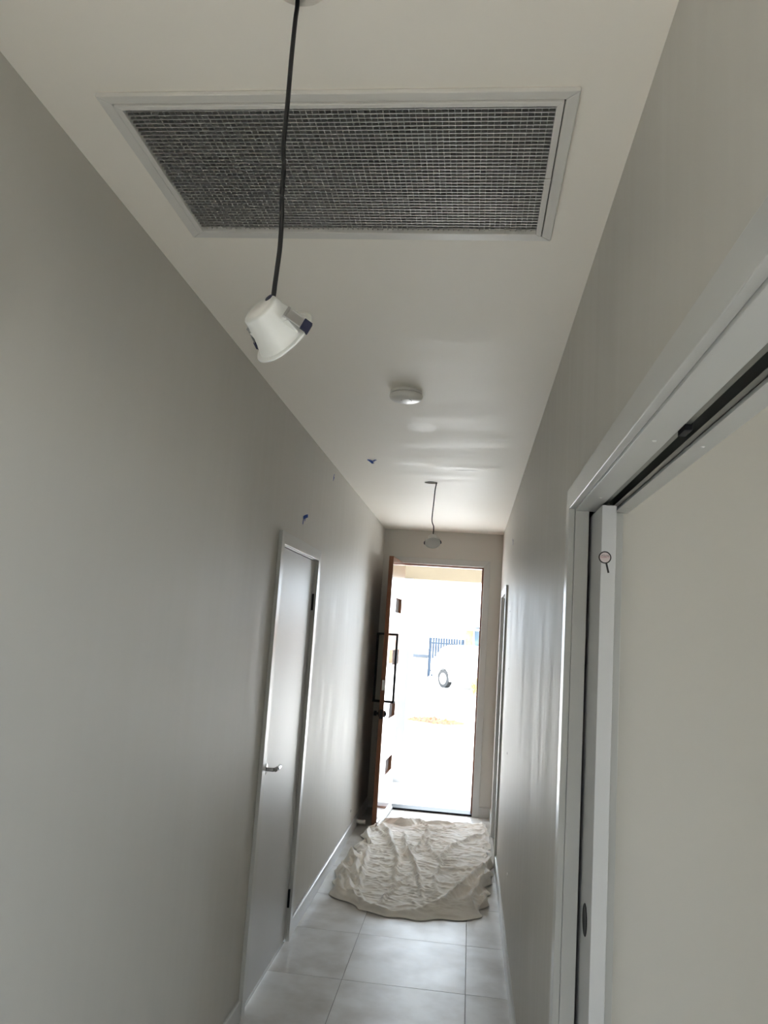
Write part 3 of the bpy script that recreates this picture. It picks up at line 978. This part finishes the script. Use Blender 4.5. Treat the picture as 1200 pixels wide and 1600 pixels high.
def tape(name_label, centre, nrm, updir, quads):
    nrm = Vector(nrm); upd = Vector(updir); side = upd.cross(nrm)
    mb = MB()
    for (cx, cy, ln, wd, ang, lift) in quads:
        ca, sa_ = math.cos(ang), math.sin(ang)
        ax = side * ca + upd * sa_
        ay = -side * sa_ + upd * ca
        n = 5
        vs, fs = [], []
        for i in range(n):
            t = i / (n - 1) - 0.5
            hgt = 0.0012 + lift * (t + 0.5) ** 2
            for j in (-.5, .5):
                for k in (0, 0.0006):
                    vs.append(side * cx + upd * cy + ax * (ln * t) + ay * (wd * j * (1 - .3 * abs(t))) + nrm * (hgt + k))
        for i in range(n - 1):
            a, b = 4 * i, 4 * (i + 1)
            fs += [(a, b, b + 2, a + 2), (a + 1, a + 3, b + 3, b + 1), (a, a + 1, b + 1, b), (a + 2, b + 2, b + 3, a + 3)]
        fs += [(0, 2, 3, 1), (4 * n - 4, 4 * n - 3, 4 * n - 1, 4 * n - 2)]
        mb.add(vs, fs)
    o = mb.build('tape_tab', 'tape')
    o.location = centre
    return tag(o, name_label, 'tape', 'blue tape tabs marking paint defects')


tape('torn blue tape tab on the left wall just above the closed door', at(475, 811, 0, 0.0), (1, 0, 0), (0, 0, 1),
     [(0, 0.012, .060, .020, .35, .012), (-.022, -.012, .040, .014, 1.35, .002), (.012, .006, .035, .016, 2.5, .008)])
tape('narrow blue tape tab on the left wall just under the ceiling', at(521, 746, 0, 0.0), (1, 0, 0), (0, 0, 1),
     [(0, 0.008, .028, .014, 1.9, .004), (0, -.010, .026, .013, 1.2, .003)])
tape('crumpled blue tape tab stuck to the ceiling', at(582, 719, 2, H), (0, 0, -1), (0, 1, 0),
     [(.012, .008, .040, .024, 2.3, .014), (-.014, -.012, .026, .018, .6, .008), (.012, -.014, .035, .016, 2.9, .006)])
tape('small blue tape tab high on the right wall by the far door', at(802, 848, 0, W), (-1, 0, 0), (0, 0, 1),
     [(0, 0.008, .050, .016, 1.45, .006), (-.01, .014, .030, .014, .2, .003)])
# little holes and plugs left in the plaster
for u, v, r in ((797, 955, .006), (795, 1045, .005), (792.5, 1177, .008)):
    c = at(u, v, 0, W)
    t = MB().lathe([(0.0, 0.0014), (r * .7, 0.0012), (r, 0.0)], 14)
    MB().add([(W - z - 0.0001, c.y + x * 1.8, c.z + y_) for x, y_, z in t.v], t.f).build('plaster_hole', 'plaster', wall_right, smooth=True)
c = at(793, 1367, 0, W)
t = MB().lathe([(0.0, 0.004), (.008, 0.0035), (.012, 0.0)], 14)
MB().add([(W - z - 0.0001, c.y + x * 1.6, c.z + y_) for x, y_, z in t.v], t.f).build('plaster_blob', 'plastic', wall_right, smooth=True)
c = at(548, 1267, 0, 0)
t = MB().lathe([(0.0, 0.0014), (.006, 0.0012), (.008, 0.0)], 14)
MB().add([(z + 0.0001, c.y + x * 1.8, c.z + y_ * 1.6) for x, y_, z in t.v], t.f).build('plaster_hole', 'plaster', wall_left, smooth=True)

# door stop screwed to the left skirting behind the front door
ds = thing('door_stop', 'short white cylindrical door stop on the left skirting behind the front door', 'door stop', (SKT, 7.06, 0.045))
t = MB().lathe([(0.0, 0.0002), (0.022, 0.0002), (0.022, 0.004), (0.0175, 0.006), (0.016, 0.010), (0.016, 0.060), (0.0, 0.060)], 28)
MB().add([(z, x, y_) for x, y_, z in t.v], t.f).build('post', 'plastic', ds, smooth=True)
t = MB().lathe([(0.0165, 0.060), (0.0195, 0.062), (0.0195, 0.074), (0.016, 0.079), (0.0, 0.080)], 28)
MB().add([(z, x, y_) for x, y_, z in t.v], t.f).build('bumper', 'seal', ds, smooth=True)

# ================================================================== OUTSIDE
PZ = -0.02
mb = MB().box(-2.2, 3.4, D + 0.16, 9.95, -0.16, PZ - 0.004)
porch = struct('floor_porch', mb, 'grout', 'tiled porch floor just outside the front door', 'porch')
pt = MB().box(-0.2985, 0.2985, -0.2985, 0.2985, -0.008, 0).mesh('tile', 'porch', bevel=0.001)
ph_ = MB().box(-0.2985, 0.2985, -0.0135, 0.0135, -0.008, 0)
for i in range(-3, 4):
    for j in range(3):
        o = link('tile', pt, porch)
        o.location = (0.9 + 0.6 * i, 8.354 + 0.6 * j, PZ)
ground = struct('ground', MB().box(-40, 40, 9.95, 90, -0.30, -0.15), 'concrete', 'pale sunlit driveway and street outside', 'ground')
struct('ground_side', MB().box(-40, 40, -45, 9.95, -0.40, -0.17), 'concrete', 'ground around the house', 'ground')
# porch pier, beam, soffit and roof
pr = thing('trim_1', 'cream rendered porch with pier and beam beyond the front door', 'porch', (0, 9.5, 0), kind='structure')
MB().box(-0.30, 0.205, -0.18, 0.18, -0.16, 2.31).build('pier', 'pier', pr, bevel=0.004)
MB().box(-2.4, 3.6, -0.10, 0.18, 2.31, 2.75).build('beam', 'render', pr, bevel=0.004)
MB().box(2.6, 3.1, -0.18, 0.18, -0.16, 2.31).build('pier', 'pier', pr, bevel=0.004)
MB().box(-2.4, 3.6, D + 0.25 - 9.5, 0.0, 2.60, 2.66).build('soffit', 'soffit', pr)
struct('roof', MB().box(-3.0, KX0, -5.6, 9.75, H + 0.36, H + 0.45).box(KX1, 4.6, -5.6, 9.75, H + 0.36, H + 0.45).box(KX0, KX1, -5.6, KY0, H + 0.36, H + 0.45).box(KX0, KX1, KY1 + 0.15, 9.75, H + 0.36, H + 0.45), 'dark', 'flat roof deck over the house', 'roof')

# soil strip out on the front yard
ms = MB()
n, k2 = 36, 10
rs = random.Random(3)
vs, fs = [], []
for i in range(n + 1):
    a = i / n
    cx = -0.35 + 1.25 * a
    wd = 0.34 * math.sin(PI * min(1, max(0.02, a))) ** .6 * (1 + rs.uniform(-.25, .25))
    for j in range(k2 + 1):
        b = j / k2 * 2 - 1
        hgt = 0.10 * (1 - b * b) * (wd / .34) * rs.uniform(.5, 1.2)
        vs.append((cx, 16.9 + b * wd + 0.1 * math.sin(7 * a), -0.1499 + max(0.0005, hgt)))
for i in range(n):
    for j in range(k2):
        q = i * (k2 + 1) + j
        fs.append((q, q + 1, q + k2 + 2, q + k2 + 1))
tag(MB().add(vs, fs).build('soil_mound', 'soil'), 'low mound of orange-brown soil on the bright front yard', 'soil')

# ribbed boundary fence
fx0 = at(671, 1010, 1, 33.0).x; fx1 = at(724, 1010, 1, 33.0).x
ftop = at(690, 997, 1, 33.0).z
fc = thing('fence', 'blue-grey upright slat fence across the street behind the white car', 'fence', ((fx0 + fx1) / 2, 33.0, -0.15))
nsl = 13
sw = (fx1 - fx0) / nsl
sm = MB().box(-sw * .40, sw * .40, -0.012, 0.012, 0.05, ftop + 0.15).mesh('slat', 'fence')
for i in range(nsl):
    o = link('slat', sm, fc)
    o.location = (-(fx1 - fx0) / 2 + sw * (i + .5), 0, 0)
for z in (0.25, ftop - 0.1):
    MB().box(-(fx1 - fx0) / 2, (fx1 - fx0) / 2, 0.013, 0.05, z, z + 0.06).build('rail', 'fence', fc)
for s in (-1, 1):
    MB().box(s * (fx1 - fx0) / 2 - 0.03, s * (fx1 - fx0) / 2 + 0.03, 0.05, 0.11, 0, ftop + 0.15).build('post', 'fence', fc)

# letterbox pier
lx0 = at(645, 1030, 1, 34).x; lx1 = at(669, 1030, 1, 34).x; lz = at(656, 1022, 1, 34).z
lp = thing('letterbox_pier', 'low white rendered pier with a grey cap left of the car', 'pier', ((lx0 + lx1) / 2, 34, -0.15))
hw = (lx1 - lx0) / 2
MB().box(-hw + .1, hw - .02, -0.2, 0.2, 0, lz + 0.15 - .13).build('post', 'render', lp, bevel=0.01)
MB().box(-hw, hw, -0.25, 0.25, lz + 0.15 - .13, lz + 0.15).build('cap', 'greycap', lp, bevel=0.01)

# neighbouring brick house at the right
bx0 = at(727, 1000, 1, 38).x
bz1 = at(735, 985, 1, 38).z
hs_ = thing('house', 'brick house corner with a window across the street', 'house', (bx0, 38, -0.15))
MB().box(0.0, 7.0, 0.0, 6.0, 0, bz1 + 0.15).build('wall', 'brick', hs_)
rf = MB()
rf.add([(-.5, -.5, bz1 + .15), (7.5, -.5, bz1 + .15), (7.5, 6.5, bz1 + .15), (-.5, 6.5, bz1 + .15), (2.5, 3, bz1 + .9), (4.5, 3, bz1 + .9)],
       [(0, 1, 5, 4), (1, 2, 5), (2, 3, 4, 5), (3, 0, 4), (0, 3, 2, 1)])
rf.build('roof', 'soffit', hs_)
wn = MB()
for a in ((0.36, 0.42, 0.9, 2.2), (1.55, 1.61, 0.9, 2.2), (0.36, 1.61, 0.84, 0.9), (0.36, 1.61, 2.2, 2.26)):
    wn.box(a[0], a[1], -0.06, 0.0, a[2], a[3])
wo = wn.build('window', 'soffit', hs_)
MB().box(0.42, 1.55, -0.02, -0.002, 0.9, 2.2).build('pane', 'carglass', wo)

# white car parked across the street


def car():
    c = thing('car', 'white hatchback car parked across the street, seen through the doorway', 'car', (at(759, 1060, 1, 27.0).x, 27.0, -0.15))
    c.rotation_euler.z = math.radians(-52)
    # side profile (x forward), spread across the width with tumblehome
    prof = [(-1.95, .42), (-2.02, .62), (-1.98, .92), (-1.80, 1.02), (-1.55, 1.34), (-1.15, 1.45), (-0.2, 1.48), (.40, 1.40), (1.05, .98), (1.65, .88), (1.98, .74), (2.05, .52), (2.0, .30), (1.72, .24)]
    arch = lambda cx: [(cx + .34 * math.cos(a), .30 + .34 * math.sin(a)) for a in np.linspace(0.05, PI - .05, 9)]
    low = arch(1.32) + [(.9, .22), (-.9, .22)] + arch(-1.25) + [(-1.75, .28)]
    P = prof + low
    def half(y, zz):
        return y * (1 - 0.16 * max(0, (zz - .85) / .65))
    secs = [-.86, -.82, 0.82, .86]
    vs = []
    for s in secs:
        k = 1.0 if abs(s) < .83 else 0.985
        for x, zz in P:
            vs.append((x * k, half(s, zz), .85 + (zz - .85) * k))
    n = len(P)
    fs = []
    for i in range(len(secs) - 1):
        for k in range(n):
            j = (k + 1) % n
            fs.append((i * n + k, i * n + j, (i + 1) * n + j, (i + 1) * n + k))
    fs += [tuple(range(n))[::-1], tuple(range(3 * n, 4 * n))]
    MB().add(vs, fs).build('body', 'carwhite', c, smooth=True)
    for s in (-1, 1):
        y_ = lambda zz: s * (half(.852, zz) + .004)
        for q in ([(-1.50, 1.02), (-1.30, 1.32), (-.38, 1.38), (-.38, 1.0)], [(-.30, 1.0), (-.30, 1.38), (.32, 1.33), (.86, 1.0)]):
            v_ = [(x, y_(zz), zz) for x, zz in q] + [(x, y_(zz) - s * .02, zz) for x, zz in q]
            MB().add(v_, [(0, 1, 2, 3), (4, 5, 6, 7), (0, 1, 5, 4), (1, 2, 6, 5), (2, 3, 7, 6), (3, 0, 4, 7)]).build('side_window', 'carglass', c)
        for wx in (1.32, -1.25):
            t = MB()
            t.tube([(wx, s * .66, .30), (wx, s * .84, .30)], .30, 28)
            wo_ = t.build('wheel', 'tyre', c, smooth=True)
            t = MB()
            t.tube([(wx, s * .80, .30), (wx, s * .848, .30)], .19, 20)
            t.build('hub', 'steel', wo_, smooth=True)
        MB().box(1.80, 2.03, s * .72 - .1, s * .72 + .1, .60, .72).build('headlight', 'chrome', c, bevel=0.01)
        MB().box(-2.04, -1.90, s * .72 - .08, s * .72 + .08, .70, .92).build('tail_light', 'red', c, bevel=0.01)
    for a, b, q in (((.46, 1.385), (1.02, 1.01), .60), ((-1.56, 1.345), (-1.80, 1.04), .58)):
        dx, dz = b[0] - a[0], b[1] - a[1]
        nn = Vector((-dz, 0, dx)).normalized()
        if nn.z < 0: nn = -nn
        v_ = []
        for off in (.006, -.012):
            for (x, zz), yy in ((a, q), (a, -q), (b, -q - .1), (b, q + .1)):
                p = Vector((x, yy, zz)) + nn * off
                v_.append(tuple(p))
        MB().add(v_, [(0, 1, 2, 3), (4, 5, 6, 7), (0, 1, 5, 4), (1, 2, 6, 5), (2, 3, 7, 6), (3, 0, 4, 7)]).build('windscreen', 'carglass', c)
    MB().box(1.97, 2.06, -.5, .5, .36, .50).build('front_grille', 'tyre', c, bevel=0.01)
    return c


car()

# shrub beside the car
sh = thing('shrub', 'small yellow-green shrub at the doorway edge before the car', 'shrub', (at(741, 1070, 1, 24.5).x, 24.5, -0.15))
rs = random.Random(11)
st = MB()
lf = MB()
for i in range(9):
    a = rs.uniform(0, 6.28); rr = rs.uniform(.05, .28); hgt = rs.uniform(.3, .62)
    tip = Vector((rr * math.cos(a), rr * math.sin(a), hgt))
    st.tube([(0, 0, 0), tuple(tip * .5 + Vector((0, 0, .05))), tuple(tip)], [.012, .008, .004], 6)
    for k in range(34):
        p = tip * rs.uniform(.35, 1.05) + Vector((rs.gauss(0, .06), rs.gauss(0, .06), rs.gauss(0, .05)))
        p.z = max(p.z, 0.06)
        d = Vector((rs.gauss(0, 1), rs.gauss(0, 1), rs.gauss(.3, .7))).normalized()
        s = d.cross(Vector((rs.random(), rs.random(), rs.random()))).normalized()
        ln, wd = rs.uniform(.05, .09), rs.uniform(.016, .028)
        lf.add([p, p + d * ln * .5 + s * wd, p + d * ln, p + d * ln * .5 - s * wd], [(0, 1, 2, 3)])
st.build('stems', 'stem', sh)
tag(lf.build('foliage', 'leaf', sh), kind='stuff')
